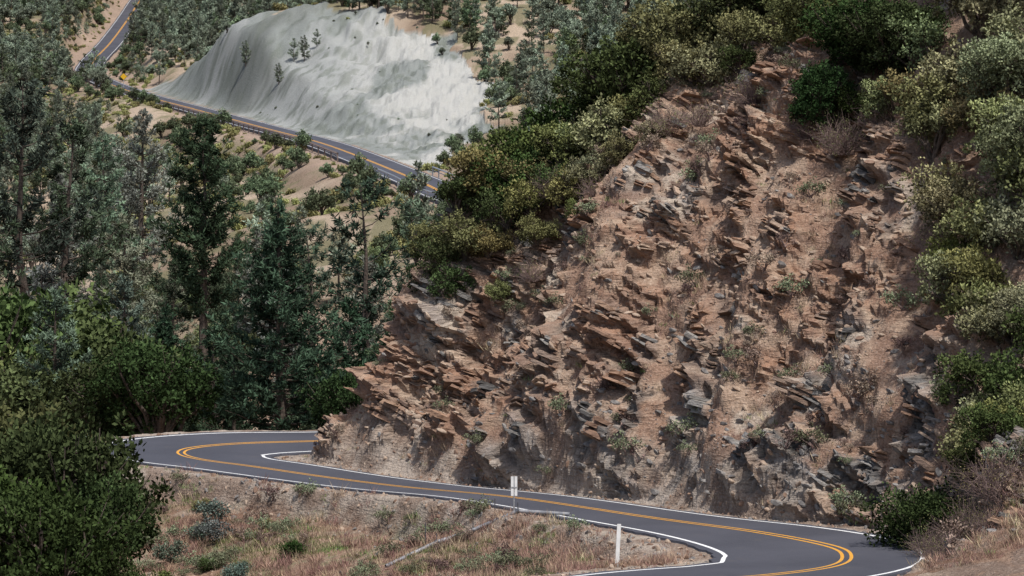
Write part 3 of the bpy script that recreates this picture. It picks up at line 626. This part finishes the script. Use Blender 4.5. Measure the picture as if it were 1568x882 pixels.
# bedding slabs jutting from the outcrops
MS1=mat_slab('bedded_brown_rock',[(.31,.20,.14),(.41,.31,.235),(.24,.155,.112),(.35,.235,.165),(.28,.21,.165),(.19,.135,.105)])
MS2=mat_slab('bedded_grey_rock',[(.17,.162,.152),(.27,.255,.235),(.115,.11,.105),(.23,.2,.175)])
slp=[slabmesh('slab_%d'%i,60+i,MS1 if i<5 else MS2,4 if i%2 else 3) for i in range(7)]
cs=np.where((rock>.5)&(OC>.6)&(rd>rhw+1.8))[0];ch=g.choice(cs,2300,replace=False);pp=P[ch]
dn=fbm(pp/1.6,2,331);k=dn>.47;ch=ch[k];pp=pp[k]
sc=.3+1.0*g.random(len(pp))**2.2;pp=pp-NVV[ch]*(sc*.30)[:,None]
isg=g.random(len(pp))<(.04+.6*gmm[ch]);idx=np.where(isg,g.integers(5,7,len(pp)),g.integers(0,5,len(pp)))
scatter('cliff_bedding_slabs',slp,pp,np.stack([g.normal(-.05,.09,len(pp)),g.normal(.42,.09,len(pp)),g.normal(0,.5,len(pp))],1),np.stack([sc,sc,sc*g.uniform(.7,1.3,len(pp))],1),idx)
MR1=mat_simple('tan_rock',(.27,.185,.135),(.42,.33,.25),5);MR2=mat_simple('grey_rock',(.12,.11,.105),(.28,.26,.24),5);MR3=mat_simple('rust_rock',(.17,.105,.075),(.29,.19,.135),5)
rp=[rockmesh('rock_a',1,MR1),rockmesh('rock_b',2,MR1),rockmesh('rock_c',3,MR2),rockmesh('rock_d',4,MR3),rockmesh('rock_e',5,MR3),rockmesh('rock_f',6,MR2)]
ch=g.choice(cand,9000,replace=False);pp=P[ch];sc=.07+.36*g.random(len(pp))**4
idx=np.where(g.random(len(pp))<.1+grey[ch]*.6,np.where(g.random(len(pp))<.5,2,5),g.choice([0,1,3,4],len(pp)))
scatter('cliff_loose_rocks',rp,pp,g.uniform(-.5,.5,(len(pp),3))+np.array([0,.4,0]),np.stack([sc]*3,1),idx)
foot=np.where((rd>rhw+.15)&(rd<rhw+2.4)&(gy>98)&(gy<152)&(np.abs(gx)<19))[0];ch=g.choice(foot,5500,replace=False);pp=P[ch];sc=.03+.24*g.random(len(pp))**5
scatter('roadside_gravel',rp,pp,g.uniform(-3,3,(len(pp),3)),np.stack([sc]*3,1),g.integers(0,6,len(pp)))
emb=np.where((rd>rhw+1)&(gy>100)&(gy<140)&(gx>-16)&(gx<(8-0.62*(gy-112)-4.)))[0];ch=g.choice(emb,2500,replace=False);pp=P[ch];sc=.04+.25*g.random(len(pp))**5
scatter('embankment_stones',rp,pp,g.uniform(-3,3,(len(pp),3)),np.stack([sc]*3,1),g.integers(0,4,len(pp)))
# ------------------------------------------------------------------ street furniture
def boxmesh(name,w,d,h,mat,bev=.004,z0=0):
    bm=bmesh.new();bmesh.ops.create_cube(bm,size=1)
    for v in bm.verts: v.co=(v.co.x*w,v.co.y*d,(v.co.z+.5)*h+z0)
    bmesh.ops.bevel(bm,geom=bm.edges[:],offset=bev,segments=2,affect='EDGES')
    me=bpy.data.meshes.new(name);bm.to_mesh(me);bm.free();me.materials.append(mat);return me
M_white=mat_simple('white_plastic',(.74,.74,.72),(.82,.82,.8),6,.5,0,.05);M_galv=mat_simple('galvanised_steel',(.34,.35,.36),(.5,.51,.52),12,.45,.6,.1);M_refl=mat_simple('reflector',(.5,.3,.05),(.6,.35,.06),10,.3)
M_pipe=mat_simple('weathered_pipe_steel',(.17,.175,.19),(.32,.32,.33),5,.6,.2,.2)
M_dark=mat_simple('dark_steel',(.10,.10,.11),(.16,.16,.17),10,.5,.5);M_rust=mat_simple('weathered_rail_steel',(.16,.11,.09),(.26,.2,.17),3,.7,.2)
e=bpy.data.objects.new('road_delineator_post',None);scene.collection.objects.link(e);e.location=(3.2,104.2,gp(3.2,104.2)-.05);e.rotation_euler=(0,math.radians(3),math.radians(15))
obj('post_blade',boxmesh('post_blade',.125,.02,1.4,M_white),e)
o=obj('reflector_patch',boxmesh('reflector_patch',.08,.004,.16,M_refl,.001,1.1),e);o.location=(0,.0125,0)
o=obj('post_edge_rib',boxmesh('post_edge_rib',.018,.03,1.38,M_white,.004),e);o.location=(.045,0,0)
sx,sy=.07,118.9
e=bpy.data.objects.new('object_marker_sign',None);scene.collection.objects.link(e);e.location=(sx,sy,gp(sx,sy)-.05);e.rotation_euler=(0,0,math.radians(8))
obj('sign_post',boxmesh('sign_post',.05,.035,1.35,M_galv),e)
o=obj('sign_panel_left',boxmesh('sign_panel_left',.095,.006,.68,M_white,.002,.68),e);o.location=(-.065,-.022,0)
o=obj('sign_panel_right',boxmesh('sign_panel_right',.095,.006,.68,M_white,.002,.68),e);o.location=(.065,-.022,0)
o=obj('sign_bracket',boxmesh('sign_bracket',.2,.008,.05,M_galv,.002,.95),e);o.location=(0,-.03,0)
pts=[(2.0,117.8),(.2,118.2),(-1.35,118.4),(-2.6,117.6),(-4.3,116.4)]
pz=[gp(a,b) for a,b in pts];off=[.12,.16,.2,.12,.02]
fine=[]
for i in range(len(pts)-1):
    for t in np.linspace(0,1,8,endpoint=False): fine.append((pts[i][0]*(1-t)+pts[i+1][0]*t,pts[i][1]*(1-t)+pts[i+1][1]*t,(pz[i]+off[i])*(1-t)+(pz[i+1]+off[i+1])*t))
fine.append((*pts[-1],pz[-1]+off[-1]));fine=np.array(fine)
V,Qp=tube(fine,np.full(len(fine),.07),14)
e=bpy.data.objects.new('culvert_drain_pipe',None);scene.collection.objects.link(e)
obj('pipe',mk('pipe',V,Qp,[M_pipe],smooth=True),e)
for i in (8,16,24):
    c=fine[i];d=fine[i+1]-fine[i];d/=np.linalg.norm(d);V,Qp=tube([c-d*.06,c+d*.06],[.09,.09],14);obj('pipe_collar',mk('pipe_collar',V,Qp,[M_dark],smooth=True),e)
    V,Qp=tube([c-[0,0,.5],c+[0,0,.3]],[.02,.02],6);obj('pipe_stake',mk('pipe_stake',V,Qp,[M_dark]),e)
for x,y,h in [(-3.0,118.5,.75),(-.6,119.8,.5)]:
    o=obj('marker_stake',boxmesh('marker_stake',.04,.03,h,M_dark));o.location=(x,y,gp(x,y)-.05)
def rail(name,offs,y0,y1,step,h,mat,r0=.13):
    sel=[i for i in range(len(RS)) if y0<RS[i,1]<y1]
    e=bpy.data.objects.new(name,None);scene.collection.objects.link(e)
    pts=np.array([(RS[i,0]+RN[i,0]*offs,RS[i,1]+RN[i,1]*offs,RS[i,2]) for i in sel])
    for zz,r in ((h,r0),(h*.55,r0*.5)):
        V,Qp=tube(pts+[0,0,zz],np.full(len(pts),r),4);obj('rail_beam',mk('rail_beam',V,Qp,[mat]),e)
    for q in pts[::step]:
        o=obj('rail_post',boxmesh('rail_post',.16,.16,h+.4,mat,.01));o.location=(q[0],q[1],q[2]-.4);o.parent=e
rail('bridge_railing',3.6,372,412,2,.9,M_galv,.1);rail('bridge_railing',-3.6,372,412,2,.9,M_galv,.1)
rail('guard_rail',-3.7,440,700,2,.75,M_rust,.15);rail('guard_rail',-3.7,735,800,3,.8,M_rust,.15)
e=bpy.data.objects.new('curve_warning_sign',None);scene.collection.objects.link(e);cx,cy=-81,712;e.location=(cx,cy,gp(cx,cy));
obj('post',boxmesh('post',.12,.1,3.,M_galv),e);M_ys=mat_simple('yellow_sign',(.7,.4,.02),(.75,.45,.03),3,.4)
pn=obj('panel',boxmesh('panel',1.0,.04,1.0,M_ys,.02,-.5),e);pn.location=(0,-.09,2.9);pn.rotation_euler=(0,math.radians(45),0)
# ------------------------------------------------------------------ light, sky, camera
sd=np.array([.24,-.36,.90]);sd/=np.linalg.norm(sd);el=math.asin(sd[2]);azm=math.atan2(sd[0],sd[1])
from mathutils import Vector
L=bpy.data.lights.new('sun','SUN');L.energy=4.0;L.angle=math.radians(2.);L.color=(1,.97,.93)
lo=bpy.data.objects.new('sun',L);scene.collection.objects.link(lo);lo.rotation_euler=Vector(sd).to_track_quat('Z','Y').to_euler()
w=bpy.data.worlds.new('World');scene.world=w;w.use_nodes=True;nt=w.node_tree;nt.nodes.clear()
sky=nt.nodes.new('ShaderNodeTexSky');sky.sky_type='NISHITA';sky.sun_disc=False;sky.sun_elevation=el;sky.sun_rotation=azm;sky.dust_density=3
bg=nt.nodes.new('ShaderNodeBackground');bg.inputs[1].default_value=.13;ow=nt.nodes.new('ShaderNodeOutputWorld')
nt.links.new(sky.outputs[0],bg.inputs[0]);nt.links.new(bg.outputs[0],ow.inputs[0])
cam=bpy.data.cameras.new('camera');co=bpy.data.objects.new('camera',cam);scene.collection.objects.link(co)
co.location=(0,0,15);co.rotation_euler=(math.radians(90),0,0);cam.lens=120;cam.sensor_width=36;cam.shift_y=-.1856;cam.clip_start=1;cam.clip_end=12000
scene.camera=co
scene.view_settings.view_transform='Standard';scene.view_settings.look='None';scene.view_settings.exposure=0
print('done',time.time()-T0)
